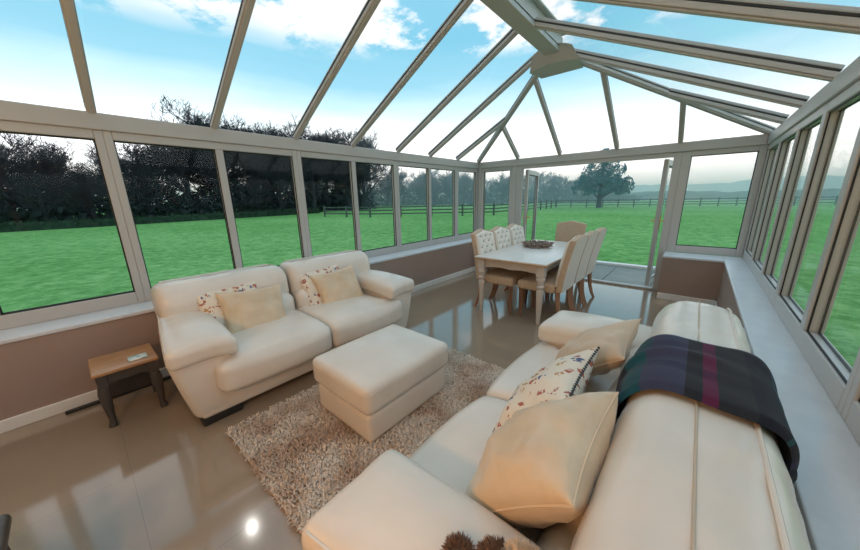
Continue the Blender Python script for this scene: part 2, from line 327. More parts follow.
# sills
struct(MB().box(XL - 0.03, YB, wt, XLS, YF, ZS).obj('trim_1', SILL, smooth=False, bevel=0.006))
struct(MB().box(XRS, YB, wt, XR + 0.03, YF, ZS).obj('trim_2', SILL, smooth=False, bevel=0.006))
struct(MB().box(DR + 0.085, YFS, wt - 0.001, XRS - 0.001, YF, ZS - 0.001).obj('trim_3', SILL, smooth=False, bevel=0.006))
struct(MB().box(XLS + 0.001, YFS, wt - 0.001, DL - 0.21, YF, ZS - 0.001).obj('trim_4', SILL, smooth=False, bevel=0.006))
# eaves beams with their groove
def eaves(name, x0, y0, x1, y1):
    o = struct(MB().box(x0, y0, ZT, x1, y1, ZE).obj(name, UPVC, smooth=False, bevel=0.008)); return o
eaves('trim_5', XL - 0.09, YB, XL + 0.018, YF + 0.09)
eaves('trim_6', XR - 0.018, YB, XR + 0.09, YF + 0.09)
eaves('trim_7', XL + 0.019, YF - 0.018, XR - 0.019, YF + 0.09)

# windows: frame, panes and gaskets; along = a point on the inner face at distance t, out = outward normal
def window(n, P, T, out, t0, t1, splits, zb=ZS, zt=ZT, s0=0.05, s1=0.05, mul=0.032, rail=0.10, toprail=0.065):
    root = empty('window_%d' % n, P); struct(root); T = Vector(T); out = Vector(out)
    def bx(mb, a, b, za, zb_, d0, d1):
        p, q = T * a + out * d0, T * b + out * d1
        mb.box(min(p.x, q.x), min(p.y, q.y), za, max(p.x, q.x), max(p.y, q.y), zb_)
    fr = MB(); D = 0.075
    bx(fr, t0, t0 + s0, zb, zt, 0, D); bx(fr, t1 - s1, t1, zb, zt, 0, D)
    bx(fr, t0 + s0, t1 - s1, zb, zb + rail, 0, D); bx(fr, t0 + s0, t1 - s1, zt - toprail, zt, 0, D)
    for m in splits: bx(fr, m - mul, m + mul, zb + rail, zt - toprail, 0, D)
    edges = [t0 + s0] + [x for m in splits for x in (m - mul, m + mul)] + [t1 - s1]
    fr.obj('window_frame', UPVC, root, smooth=False, bevel=0.006)
    for i in range(0, len(edges), 2):
        a, b = edges[i], edges[i + 1]; za, zc = zb + rail, zt - toprail
        g = MB(); k = 0.007; e = 0.003
        for (d0, d1) in ((0.012, 0.019), (0.052, 0.060)):
            bx(g, a - 0.004, a + k, za - e, zc + e, d0, d1); bx(g, b - k, b + 0.004, za - e, zc + e, d0, d1)
            bx(g, a + k, b - k, za - e, za + k, d0, d1); bx(g, a + k, b - k, zc - k, zc + e, d0, d1)
        g.obj('gasket', GASK, root, smooth=False)
        p = MB(); bx(p, a + 0.001, b - 0.001, za + 0.001, zc - 0.001, 0.042, 0.049); p.obj('glass_pane', GLASS, root, smooth=False)
    return root
PY = (0, 1, 0); LB = 0.62 - 0.50
n = 1
for (a, b, sp) in [(YB, 0.30, [-0.47]), (0.30, 1.83, [1.065]), (1.83, 3.37, [2.60]), (3.37, 4.93, [4.15]), (4.93, 5.66, [])]:
    window(n, (XL, 0, 0), PY, (-1, 0, 0), a, b, sp); n += 1
for (a, b, sp) in [(YB, 0.26, [-0.50]), (0.26, 1.77, [1.02]), (1.77, 3.32, [2.52]), (3.32, 4.90, [4.09]), (4.90, 5.66, [])]:
    window(n, (XR, 0, 0), PY, (1, 0, 0), a, b, sp, mul=0.038, s0=0.045, s1=0.045); n += 1
window(n, (0, YF, 0), (1, 0, 0), (0, 1, 0), XL + 0.08, DL - 0.2, []); n += 1
window(n, (0, YF, 0), (1, 0, 0), (0, 1, 0), DR + 0.09, XR - 0.001, [], s0=0.10, s1=0.07); n += 1
# corner posts
struct(MB().box(XL - 0.07, YF - 0.012, ZS, XL + 0.078, YF + 0.07, ZT).obj('trim_8', UPVC, smooth=False, bevel=0.008))
struct(MB().box(XR, YF - 0.012, ZS, XR + 0.07, YF + 0.07, ZT).obj('trim_9', UPVC, smooth=False, bevel=0.008))

# the double doors folded open outwards
door = empty('door_1', (0, YF, 0)); struct(door)
fr = MB().box(DL - 0.2, 0, 0, DL - 0.11, 0.075, ZT).box(DL - 0.109, 0.005, 0, DL, 0.08, ZT).box(DR, 0, 0, DR + 0.09, 0.075, ZT).box(DL, 0.0, ZT - 0.06, DR, 0.07, ZT).box(DL, 0, 0, DR, 0.09, 0.03)
fr.obj('door_frame', UPVC, door, smooth=False, bevel=0.006)
def leaf(hx, hy, ang, W, side):
    M = Matrix.Translation((hx, hy, 0)) @ Matrix.Rotation(ang, 4, 'Z'); z0, z1, t, s = 0.035, 1.93, 0.055, 0.085
    f = MB().box(0, -t / 2, z0, s, t / 2, z1).box(W - s, -t / 2, z0, W, t / 2, z1).box(s, -t / 2, z0, W - s, t / 2, z0 + 0.10).box(s, -t / 2, z1 - s, W - s, t / 2, z1)
    lf = f.xform(M).obj('door_leaf', UPVC, door, smooth=False, bevel=0.005)
    MB().box(s, -0.006, z0 + 0.10, W - s, 0.006, z1 - s).xform(M).obj('glass_pane', GLASS, lf, smooth=False)
    g = MB()
    for sg in (-1, 1):
        y0, y1 = sorted((sg * (t / 2 - 0.006), sg * (t / 2 + 0.001)))
        for (a, b, c, d) in ((s - 0.002, z0 + 0.10, s + 0.006, z1 - s), (W - s - 0.006, z0 + 0.10, W - s + 0.002, z1 - s), (s, z0 + 0.098, W - s, z0 + 0.106), (s, z1 - s - 0.006, W - s, z1 - s + 0.002)):
            g.box(a, y0, b, c, y1, d)
    g.xform(M).obj('gasket', GASK, lf, smooth=False)
    hd = MB()
    for sg in (-1, 1):
        hd.box(0.03, min(sg * t / 2, sg * (t / 2 + 0.008)), 0.93, 0.06, max(sg * t / 2, sg * (t / 2 + 0.008)), 1.13)
        hd.tube([(0.045, sg * t / 2, 1.05), (0.045, sg * (t / 2 + 0.05), 1.05), (0.14, sg * (t / 2 + 0.055), 1.05)], 0.009)
    hd.xform(M).obj('door_handle', BRASS, lf)
leaf(DL + 0.045, 0.11, math.radians(99), 0.88, 1)
leaf(DR - 0.085, 0.11, math.radians(85), 0.98, -1)

# the roof, one structure with its members as parts
roof = empty('ceiling', (0, 0, 0)); struct(roof)
RX, RY, RZ = -1.515, 4.14, 3.195; RYR, RZR = 4.05, 3.04
xl, xr, yf, z0 = XL + 0.01, XR - 0.01, YF - 0.01, ZE - 0.005
HL, HR = Vector((xl, yf, z0)), Vector((xr, yf, z0)); APX = Vector((RX, RY, RZ)); APR = Vector((RX, RYR, RZR))
sl_n = Vector((-(RZ - z0), 0, RX - xl)).normalized(); sr_n = Vector((RZR - z0, 0, xr - RX)).normalized(); sf_n = Vector((0, (RZ + RZR) / 2 - z0, yf - (RY + RYR) / 2)).normalized()
def rafter(p0, p1, up, name='rafter', wd=0.056):
    p0, p1 = Vector(p0), Vector(p1); h = wd / 2
    r = MB().bar(p0, p1, up, -h, h, 0.0, 0.034).bar(p0, p1, up, -h * 0.72, h * 0.72, -0.012, 0.0).obj(name, UPVC, roof, smooth=False, bevel=0.005)
    MB().bar(p0, p1, up, -h - 0.001, h + 0.001, 0.034, 0.046).obj('gasket', GASK, r, smooth=False)
    MB().bar(p0, p1, up, -h * 0.95, h * 0.95, 0.046, 0.062).bar(p0, p1, up, -h * 0.5, h * 0.5, 0.062, 0.074).obj('capping', ALUC, r, smooth=False, bevel=0.004)
RY_ = [-1.24, -0.50, 0.27, 1.055, 1.84, 2.60, 3.41]
def hipL(t): return HL.lerp(APX, t)
def hipR(t): return HR.lerp(APR, t)
YR_ = [-1.24, -0.50, 0.24, 1.0, 1.76, 2.50, 3.25]
for y, yr in zip(RY_, YR_):
    rafter((xl, y, z0), (RX - 0.06, y - (0.10 if 0 < y < 0.5 else 0), RZ - 0.03), sl_n); rafter((xr, yr, z0), (RX + 0.06, yr, RZR - 0.02), sr_n)
rafter((xl, 4.15, z0), (RX - 0.1, 4.13, RZ - 0.03), sl_n); rafter((xr, 4.08, z0), (RX + 0.1, 4.04, RZR - 0.04), sr_n)
tj = (yf - 4.93) / (yf - RY); tjr = (yf - 4.87) / (yf - RYR)
rafter((xl, 4.93, z0), hipL(tj), sl_n); rafter((xr, 4.87, z0), hipR(tjr), sr_n)
FX = [-2.70, -1.94, -1.09, -0.33]
for x in FX:
    if x < RX: t = (x - xl) / (RX - xl); q = hipL(t)
    else: t = (xr - x) / (xr - RX); q = hipR(t)
    rafter((x, yf, z0), q, sf_n)
rafter(HL, APX, (sl_n + sf_n), 'hip_rafter', 0.072); rafter(HR, APR, (sr_n + sf_n), 'hip_rafter', 0.072)
rb = MB().box(RX - 0.085, YB, 3.0, RX + 0.085, 3.93, 3.075).box(RX - 0.05, YB, 3.075, RX + 0.05, 4.05, 3.22).obj('ridge_beam', UPVC, roof, smooth=False, bevel=0.006)
MB().box(RX - 0.10, YB, 3.22, RX + 0.10, 4.1, 3.24).box(RX - 0.03, YB, 3.24, RX + 0.03, 4.1, 3.29).obj('ridge_capping', ALUC, rb, smooth=False, bevel=0.005)
MB().box(RX - 0.089, YB, 3.045, RX - 0.0845, 3.92, 3.052).box(RX + 0.0845, YB, 3.045, RX + 0.089, 3.92, 3.052).obj('gasket', GASK, rb, smooth=False)
# boss where the hips meet the ridge
bs = MB(); N = 16; top = []; low = []; bk = []
for i in range(N + 1):
    u = i / N * 2 - 1; x = RX + 0.285 * u; arch = 0.035 * (1 - u * u)
    top.append((RX + 0.22 * u, 3.84 + 0.05 * abs(u), 3.075 - 0.05 * u * u)); low.append((x, 3.97 + 0.02 * u * u, 2.892 + arch)); bk.append((RX + 0.245 * u, 4.27, 2.895))
tb = [(RX + 0.2 * (i / N * 2 - 1), 4.3, 3.07 - 0.09 * (i / N * 2 - 1) ** 2) for i in range(N + 1)]
o = len(bs.v); k = N + 1
vs = top + low + bk + tb; fs = []
for s_ in range(4):
    a, b = s_ * k, ((s_ + 1) % 4) * k
    for i in range(N): fs.append((a + i, a + i + 1, b + i + 1, b + i))
fs += [(0, k, 2 * k, 3 * k), (3 * k + N, 2 * k + N, k + N, N)]
bs.add(vs, fs).obj('ridge_boss', UPVC, roof, sharp=25)
# roof glass, one pane per bay
def pane(pts, nrm):
    nrm = Vector(nrm); a = [Vector(p) + nrm * 0.036 for p in pts]; b = [p + nrm * 0.008 for p in a]; m = len(a)
    MB().add(a + b, [tuple(range(m))[::-1], tuple(range(m, 2 * m))] + [(i, (i + 1) % m, (i + 1) % m + m, i + m) for i in range(m)]).obj('glass_pane', GLASS, roof, smooth=False)
for e, nn, hp, ys, yj, ap, t_ in ((xl, sl_n, hipL, RY_ + [4.15], 4.93, APX, tj), (xr, sr_n, hipR, YR_ + [4.08], 4.87, APR, tjr)):
    for a, b in zip(ys, ys[1:]): pane([(e, a + 0.02, z0), (e, b - 0.02, z0), (RX, min(b - 0.02, ap.y), ap.z), (RX, a + 0.02, ap.z)], nn)
    q = hp(t_); pane([(e, ys[-1] + 0.02, z0), (e, yj - 0.02, z0), q - Vector((0, 0.02, 0)), tuple(ap)], nn); pane([(e, yj + 0.02, z0), (e, yf - 0.02, z0), q + Vector((0, 0.01, 0))], nn)
qa = [hipL((x - xl) / (RX - xl)) for x in FX[:2]] + [hipR((xr - x) / (xr - RX)) for x in FX[2:]]
pts = [HL] + [Vector((x, yf, z0)) for x in FX] + [HR]; tops = [HL] + qa + [HR]
for i in range(5):
    poly = [pts[i], pts[i + 1]] + ([tops[i + 1]] if i < 4 else []) + ([APR, APX] if i == 2 else []) + ([tops[i]] if i > 0 else [])
    pane(poly, sf_n)

# ------------------------------------------------------------------ outdoors
gl = MB(); 
gl.add([(-420, -300, -0.15), (420, -300, -0.15), (420, 600, -0.15), (-420, 600, -0.15)], [(0, 1, 2, 3)])
lawn = struct(gl.obj('ground', LAWN, smooth=False))
st = MB()
for i in range(7): st.box(-4.2 + i * 0.75, YF + 0.10, -0.16, -4.2 + i * 0.75 + 0.74, 7.85, -0.12)
struct(st.obj('patio', STEP, smooth=False, bevel=0.004))
tag(MB().box(-5.0, 7.86, -0.16, 1.1, 8.02, -0.07).obj('kerb', KERB, smooth=False, bevel=0.01), 'white kerb edging the patio outside the open doors', 'kerb')

def twig_tree(seed, H, spread=1.0, depth=6, k0=5, trunk=0.2, lowest=0.25):
    rnd = random.Random(seed); mb = MB()
    def grow(p, d, ln, r, lvl):
        pts = [p]; q = Vector(p); dd = Vector(d); segs = 3 if lvl < 3 else 2
        for i in range(segs):
            dd = (dd + Vector((rnd.uniform(-1, 1), rnd.uniform(-1, 1), rnd.uniform(-0.6, 0.9))) * (0.10 + 0.05 * lvl)).normalized()
            q = q + dd * (ln / segs); pts.append(q.copy())
        mb.tube(pts, [max(r * (1 - 0.35 * i / segs), 0.014) for i in range(segs + 1)], 5 if lvl < 2 else 3, cap=False)
        if lvl >= depth: return
        nc = (k0 if lvl == 0 else (4 if lvl < 4 else 3))
        for c in range(nc):
            t = rnd.uniform(lowest if lvl == 0 else 0.3, 1.0) if c else 1.0
            i = min(int(t * segs), segs - 1); b = pts[i].lerp(pts[i + 1], t * segs - i)
            ax = Vector((rnd.uniform(-1, 1), rnd.uniform(-1, 1), rnd.uniform(-0.25, 0.6))).normalized()
            nd_ = (dd * (0.75 if c else 1.1) + ax * (0.9 if lvl < 2 else 0.8) * spread).normalized()
            grow(b, nd_, ln * rnd.uniform(0.52, 0.74), r * (0.62 if c == 0 else 0.48), lvl + 1)
    grow(Vector((0, 0, -0.05)), Vector((0, 0, 1)), H * 0.40, trunk, 0)
    zs = max(v[2] for v in mb.v); k = H / zs
    mb.v = [(x * k, y * k, z * k if z > 0 else z) for x, y, z in mb.v]
    return mb
TREES = [twig_tree(11 + i, 10.0, depth=6, k0=8, trunk=0.23, lowest=0.22) for i in range(4)]
TREE_ME = []
def bare_tree(i, loc, sc, rz, label, group):
    root = empty('bare_tree', loc, rz, label, 'tree', group); root.scale = (sc, sc, sc)
    if len(TREE_ME) <= i:
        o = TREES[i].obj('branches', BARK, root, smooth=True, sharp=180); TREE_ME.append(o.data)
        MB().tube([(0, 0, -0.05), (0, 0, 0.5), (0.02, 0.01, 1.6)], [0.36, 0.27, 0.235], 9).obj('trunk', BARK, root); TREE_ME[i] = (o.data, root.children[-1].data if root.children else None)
    else:
        for nm, me in (('branches', TREE_ME[i][0]), ('trunk', TREE_ME[i][1])):
            o = bpy.data.objects.new(nm, me); COL.objects.link(o); o.parent = root
    return root
rt = random.Random(5)
spots = []
for row, (off, hs) in enumerate([(4.0, 0.95), (7.0, 1.0), (11.0, 1.12)]):
    for i in range(12):
        t = (i + 0.5 * (row % 2)) / 11.0; y = -14 + 44 * t; x = -32.5 - off - 0.12 * max(0, y) + rt.uniform(-1.2, 1.2)
        spots.append((x, y + rt.uniform(-1.2, 1.2), hs * rt.uniform(0.88, 1.08) * (0.72 if y < 7.5 else (0.98 if y < 11 else 1.2))))
for j, (x, y, s_) in enumerate(spots):
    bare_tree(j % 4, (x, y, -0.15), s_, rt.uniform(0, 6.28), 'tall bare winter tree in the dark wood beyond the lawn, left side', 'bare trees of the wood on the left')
for j in range(34):
    t = j / 33.0; x = -54 + 40 * t + rt.uniform(-1.5, 1.5); y = 36 + 40 * t + rt.uniform(-3, 3) + (8 if j % 2 else 0)
    bare_tree(j % 4, (x, y, -0.15), rt.uniform(0.60, 0.85) * (1 - 0.20 * t), rt.uniform(0, 6.28), 'slender hazy bare tree behind the field fence, centre left', 'hazy bare trees behind the fence')
# undergrowth of the wood
ug = MB(); ru = random.Random(3)
for i in range(24000):
    t = ru.random(); y = -20 + 53 * t; x = -35.5 - 0.12 * max(0, y) - ru.random() * 12; hmax = (3.9 if y < 5 else 4.3) * (0.7 + 0.3 * math.sin(y * 0.9) * math.sin(y * 0.37 + 1)) * (1 - 0.3 * max(0, (y - 16) / 17))
    z = -0.15 + hmax * ru.random() ** 1.3; s_ = ru.uniform(0.16, 0.40)
    a = Vector((ru.uniform(-1, 1), ru.uniform(-1, 1), ru.uniform(-1, 1))) * s_; b = Vector((ru.uniform(-1, 1), ru.uniform(-1, 1), ru.uniform(-1, 1))) * s_; p = Vector((x, y, z))
    ug.add([p - a, p + b * 0.7, p + a, p - b * 0.5], [(0, 1, 2, 3)])
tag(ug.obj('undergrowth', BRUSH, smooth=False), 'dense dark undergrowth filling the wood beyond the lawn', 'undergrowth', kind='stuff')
ug2 = MB()
for i in range(13000):
    t = ru.random(); x = -64 + 52 * t + ru.uniform(-3, 3); y = 38 + 44 * t + ru.uniform(-3, 9); z = -0.15 + (3.6 + 1.2 * math.sin(x * 0.7)) * (1 - 0.55 * t) * ru.random() ** 1.4; s_ = ru.uniform(0.16, 0.4)
    a = Vector((ru.uniform(-1, 1), ru.uniform(-1, 1), ru.uniform(-1, 1))) * s_; b = Vector((ru.uniform(-1, 1), ru.uniform(-1, 1), ru.uniform(-1, 1))) * s_; p = Vector((x, y, max(z, -0.1)))
    ug2.add([p - a, p + b * 0.7, p + a, p - b * 0.5], [(0, 1, 2, 3)])
tag(ug2.obj('undergrowth', BRUSH, smooth=False), 'misty bushes under the slender trees behind the fence', 'undergrowth', kind='stuff')
hg = MB()  # leafy strip added to stand in for the dark line edging the lawn
for i in range(5200):
    y = ru.uniform(-22, 20); x = -32.3 - 0.12 * max(0, y) - ru.random() * 0.9; z = -0.15 + 0.62 * ru.random(); s_ = ru.uniform(0.05, 0.14); p = Vector((x, y, z))
    a = Vector((ru.uniform(-1, 1), ru.uniform(-1, 1), ru.uniform(-1, 1))) * s_; b = Vector((ru.uniform(-1, 1), ru.uniform(-1, 1), ru.uniform(-1, 1))) * s_
    hg.add([p - a, p + b, p + a, p - b], [(0, 1, 2, 3)])
hgo = hg.obj('lawn_edge_strip', EDGE_STRIP, smooth=False); tag(hgo, 'low dark leafy strip added along the lawn edge in front of the wood', 'lawn_edge_strip')
hcore = MB().add([(-33.1, -22, -0.16), (-32.45, -22, -0.16), (-32.45, 0, -0.16), (-34.9, 20, -0.16), (-35.5, 20, -0.16), (-33.1, 0, -0.16), (-33.0, -22, 0.36), (-32.55, -22, 0.36), (-32.55, 0, 0.36), (-35.0, 20, 0.36), (-35.4, 20, 0.36), (-33.0, 0, 0.36)],
    [(0, 1, 2, 5), (5, 2, 3, 4), (6, 11, 8, 7), (11, 10, 9, 8), (0, 6, 7, 1), (1, 7, 8, 2), (2, 8, 9, 3), (3, 9, 10, 4), (4, 10, 11, 5), (5, 11, 6, 0)]).obj('edge_strip_core', EDGE_STRIP, hgo, smooth=False)

# fences: post and rail
def fence(pts, label, step):
    p0 = Vector(pts[0]); root = empty('post_and_rail_fence', p0, 0, label, 'fence')
    for a, b in zip(pts, pts[1:]):
        a, b = Vector(a) - p0, Vector(b) - p0; m = max(1, int((b - a).length / step + 0.5))
        for i in range(m + (1 if b + p0 == Vector(pts[-1]) else 0)):
            q = a.lerp(b, i / m); MB().box(q.x - 0.06, q.y - 0.06, 0, q.x + 0.06, q.y + 0.06, 1.0).obj('post', FENCE, root, smooth=False)
        for z in (0.30, 0.58, 0.86): MB().bar(a + Vector((0, 0, z)), b + Vector((0, 0, z)), (0, 0, 1), -0.02, 0.02, -0.05, 0.05).obj('rail', FENCE, root, smooth=False)
zg = -0.15
fence([(-27.0, 16.0, zg), (-21.8, 17.3, zg), (-13.4, 24.0, zg), (-13.0, 30, zg), (-14.5, 42.4, zg)], 'dark wooden post and rail fence in front of the misty trees', 2.5)
fence([(-14.5, 42.6, zg), (-9.2, 43.6, zg), (0, 48.2, zg), (14, 55, zg), (40, 66, zg)], 'long post and rail fence running behind the lone round tree', 1.75)

# the lone evergreen
lt = empty('evergreen_tree', (-9.4, 42.6, zg), 0, 'lone rounded blue green tree on the lawn by the far fence', 'tree')
MB().tube([(0, 0, -0.05), (0, 0, 1.2), (0.05, 0, 3.0), (0, 0, 5.0)], [0.30, 0.25, 0.18, 0.06], 10).obj('trunk', BARK, lt)
rl = random.Random(21); cr_ = MB(); brn = MB()
lobes = [((0, 0, 4.1), 2.25, 2.6), ((-1.9, 0, 2.55), 1.5, 1.15), ((1.7, 0.2, 2.7), 1.6, 1.35), ((2.3, 0.3, 2.5), 1.1, 1.1), ((0, -0.4, 2.5), 1.9, 1.0), ((0.2, 0, 5.8), 1.1, 1.0), ((-1.0, 0.3, 3.8), 1.6, 1.5), ((1.1, -0.2, 4.2), 1.4, 1.5)]
for (cx_, cy_, cz_), rr, rh in lobes:
    brn.tube([(0, 0, max(1.0, cz_ - 1.6)), (cx_ * 0.5, cy_ * 0.5, cz_ - 0.6), (cx_, cy_, cz_)], [0.12, 0.08, 0.03], 5)
    cl = [Vector((rl.gauss(0, 0.5), rl.gauss(0, 0.5), rl.gauss(0, 0.5))) for _ in range(45)]
    for i in range(1250):
        b = rl.choice(cl) + Vector((rl.gauss(0, 0.13), rl.gauss(0, 0.13), rl.gauss(0, 0.13)))
        if b.length > 1: b = b.normalized() * rl.uniform(0.8, 1.0)
        p = Vector((cx_ + b.x * rr, cy_ + b.y * rr, max(1.35, cz_ + b.z * rh))); s_ = rl.uniform(0.05, 0.13)
        a = Vector((rl.uniform(-1, 1), rl.uniform(-1, 1), rl.uniform(-1, 1))).normalized() * s_; c = Vector((rl.uniform(-1, 1), rl.uniform(-1, 1), rl.uniform(-1, 1))).normalized() * s_
        cr_.add([p - a, p + c, p + a, p - c], [(0, 1, 2, 3)])
cr_.obj('crown', EVERG, lt, smooth=False); brn.obj('branches', BARK, lt)

# far woodland ridges
def ridge(label, y0, amp, base, seed, x0=-160, x1=200, curve=0.0):
    mb = MB(); N = 260; vs = []
    for i in range(N + 1):
        x = x0 + (x1 - x0) * i / N; y = y0 + curve * x
        h = base + amp * (noise.fractal(Vector((x * 0.02, seed, 0)), 0.8, 2.0, 5) + 0.35 * noise.noise(Vector((x * 0.35, seed, 3))))
        vs += [(x, y - 6, -0.2), (x, y - 2, max(0.4, h * 0.75)), (x, y + 1, max(0.5, h)), (x, y + 12, -0.2)]
    fs = []
    for i in range(N):
        for j in range(3): fs.append((i * 4 + j, i * 4 + j + 1, i * 4 + 5 + j, i * 4 + 4 + j))
    return tag(mb.add(vs, fs).obj('far_woodland', HILL), label, 'woodland', kind='stuff')
ridge('nearer misty line of hedgerow beyond the far fence', 95, 1.2, 1.6, 2.0)
ridge('pale blue wooded ridge on the horizon', 210, 3.0, 5.5, 7.3, -400, 400)
# haze over the fields
hz = MB(); pl = [(-400, -280), (-75, -280), (-58, 27), (60, 27), (80, -280), (400, -280), (400, 420), (-400, 420)]; m = len(pl)
hz.add([(x, y, -0.4) for x, y in pl] + [(x, y, 10) for x, y in pl], [tuple(range(m))[::-1], tuple(range(m, 2 * m))] + [(i, (i + 1) % m, (i + 1) % m + m, i + m) for i in range(m)])
HAZE = bpy.data.materials.new('haze'); HAZE.use_nodes = True; hn = HAZE.node_tree; hn.nodes.clear()
vs_ = nd(hn, 'ShaderNodeVolumeScatter'); vs_.inputs['Color'].default_value = (0.66, 0.87, 1.0, 1); vs_.inputs['Density'].default_value = 0.010; ho = nd(hn, 'ShaderNodeOutputMaterial'); hn.links.new(vs_.outputs[0], ho.inputs['Volume'])
tag(hz.obj('haze', HAZE, smooth=False), 'pale blue mist lying over the fields and far trees', 'mist', kind='stuff')

# ------------------------------------------------------------------ fill lamps added on the house wall for warm light, unseen behind the camera
def fill_lamp(x, label, watts):
    r = empty('fill_lamp', (x, YB, 1.50), 0, label, 'lamp', 'added fill lamps on the house wall')
    MB().rbox(0.12, 0.03, 0.2, (0, 0.016, 0), 0.01, 2).obj('backplate', BRASS, r)
    MB().tube([(0, 0.03, -0.05), (0, 0.10, -0.06), (0, 0.14, -0.02)], 0.01).obj('arm', BRASS, r)
    MB().lathe([(0.085, -0.02), (0.10, 0.0), (0.075, 0.16), (0.07, 0.16), (0.095, 0.005)], 0, 0.14).obj('lamp_shade', FURC, r)
    l = bpy.data.lights.new('fill_bulb', 'POINT'); l.energy = watts; l.color = (1.0, 0.52, 0.22); l.shadow_soft_size = 0.09
    lo = bpy.data.objects.new('fill_bulb', l); COL.objects.link(lo); lo.parent = r; lo.location = (0, 0.26, 0.08)
fill_lamp(-2.75, 'added fill lamp over the left sofa end', 8); fill_lamp(-0.45, 'added fill lamp near the right sofa end', 48)

# ------------------------------------------------------------------ sofas
HC, HA, HB, HN = (0.208, 0.68), 0.185, 0.185, 2.9          # head cushion section: centre (y, z), half sizes, exponent
def sec(th, off=0.0, s_=1.0):
    c, s = math.cos(th), math.sin(th); p = 2 / HN
    y = math.copysign(abs(c) ** p, c) * (HA + off) * s_; z = math.copysign(abs(s) ** p, s) * (HB + off) * s_
    return HC[0] + y - 0.10 * z, HC[1] + z
def make_sofa(label, cat='sofa'):
    root = empty('leather_sofa', (0, 0, 0), 0, label, cat, None)
    MB().rbox(1.90, 0.93, 0.19, (0, 0.485, 0.15), 0.025, 6, (0, 0.012, 0)).obj('base', LEATH, root)
    MB().rbox(1.80, 0.16, 0.62, (0, 0.085, 0.365), 0.06, 8, (0, 0.01, 0)).obj('back', LEATH, root)
    for sx in (-1, 1):
        for yy in (0.16, 0.83): MB().rbox(0.24, 0.22, 0.062, (sx * 0.83, yy, 0.031), 0.01, 2).obj('foot', BLACK, root)
        def fa(p, sx=sx):
            k = (p.z + 0.225) / 0.45; return (p.x + sx * (0.045 + 0.05 * p.y / 0.47) * max(0, k) ** 0.9 * (1 if p.x * sx > 0 else 0), p.y - 0.03 * max(0, 0.6 - k) * (1 if p.y > 0 else 0), p.z)
        MB().rbox(0.255, 0.95, 0.46, (sx * 0.845, 0.49, 0.285), 0.05, 8, (0.006, 0.006, 0), fa).obj('arm_body', LEATH, root)
        def fp(p, sx=sx):
            t = max(0, (p.y + 0.1) / 0.5); o = p.x * sx
            return (p.x + sx * 0.05 * max(0, o / 0.17) * p.y / 0.42, p.y + 0.03 * max(0, -o / 0.17) * max(0, p.y / 0.42), p.z - 0.035 * max(0, (p.y + 0.05) / 0.46) ** 2 - 0.012 * max(0, o / 0.18) ** 2 - 0.03 * max(0, -o / 0.18) ** 2 + 0.02)
        pad = MB().rbox(0.335, 0.82, 0.135, (sx * 0.852, 0.59, 0.555), 0.042, 10, (0.004, 0.006, 0.016), fp).obj('arm_pad', LEATH, root)
        sm = MB(); q = []
        for i in range(25):
            y = 0.21 + 0.75 * i / 24; p = fp(Vector((sx * 0.158, y - 0.59, 0.054))); q.append((p[0] + sx * 0.852, p[1] + 0.59, p[2] + 0.555))
        sm.tube(q, 0.006, 6).obj('piping', LEATH, pad)
        # seat cushion, T-shaped at the front
        def fs_(p, sx=sx):
            y = p.y + 0.66; o = p.x * sx; k = max(0, min(1, (y - 0.86) / 0.07)); k = k * k * (3 - 2 * k)
            x = p.x + (sx * 0.14 * k * max(0, o / 0.345) if o > 0 else 0)
            return (x, p.y + 0.025 * (1 - (p.x / 0.35) ** 2) * (1 if p.y > 0.3 else 0), p.z - 0.03 * max(0, (y - 0.8) / 0.24) ** 2 + 0.006 * noise.noise(Vector((p.x * 5, p.y * 5, sx * 3.0))))
        sc_ = MB().rbox(0.698, 0.76, 0.22, (sx * 0.351, 0.66, 0.345), 0.055, 12, (0.0, 0.02, 0.035), fs_).obj('seat_cushion', LEATH, root)
        MB().tube([(sx * (0.03 + 0.62 * i / 14), 1.035 + 0.022 * (1 - ((i / 7) - 1) ** 2), 0.395 - 0.02) for i in range(15)], 0.004, 5).obj('seam', LEATH, sc_)
        for k2 in range(2):
            MB().rbox(0.425, 0.22, 0.26, (sx * (0.225 + 0.43 * k2), 0.355, 0.48), 0.07, 7, (0.0, 0.03, 0.02)).obj('lumbar_cushion', LEATH, root)
        hw_ = 0.478; N, K = 44, 40; hc = MB(); vs = []
        for i in range(N + 1):
            u = -1 + 2 * i / N; u = math.copysign(1 - (1 - abs(u)) ** 1.6, u); s_ = max(0.0, 1 - abs(u) ** 16) ** 0.45 if abs(u) < 1 else 0.0; s_ = 0.50 + 0.50 * s_
            for j in range(K):
                th = 2 * PI * j / K; y, z = sec(th, 0, s_)
                wr = 0.004 * noise.noise(Vector((u * 6 + sx * 9, th * 3, 0))) + 0.006 * noise.noise(Vector((u * 2 + sx * 5, th * 1.2, 5)))
                vs.append((sx * 0.492 + u * hw_, y + wr * math.cos(th), z + wr * math.sin(th)))
        fs = [(i * K + j, i * K + (j + 1) % K, (i + 1) * K + (j + 1) % K, (i + 1) * K + j) for i in range(N) for j in range(K)]
        fs += [tuple(range(K))[::-1], tuple(N * K + j for j in range(K))]
        hco = hc.add(vs, fs).obj('head_cushion', LEATH, root, sharp=70)
        for nm, th, off, rad in (('seam', math.radians(88), 0.0005, 0.0035), ('piping', math.radians(117), 0.002, 0.006)):
            y, z = sec(th, off); MB().tube([(sx * 0.492 + hw_ * 0.86 * (i / 10 - 1), y + (0.008 if abs(i - 10) > 9 else 0) * (1 if nm == 'piping' else 0), z) for i in range(21)], rad, 6).obj(nm, SEAM if nm == 'seam' else LEATH, hco)
    return root
sofa_l = make_sofa('cream leather two seat sofa against the left window wall'); sofa_l.location = (-3.225, 1.265, 0); sofa_l.rotation_euler = (0, 0, -PI / 2)
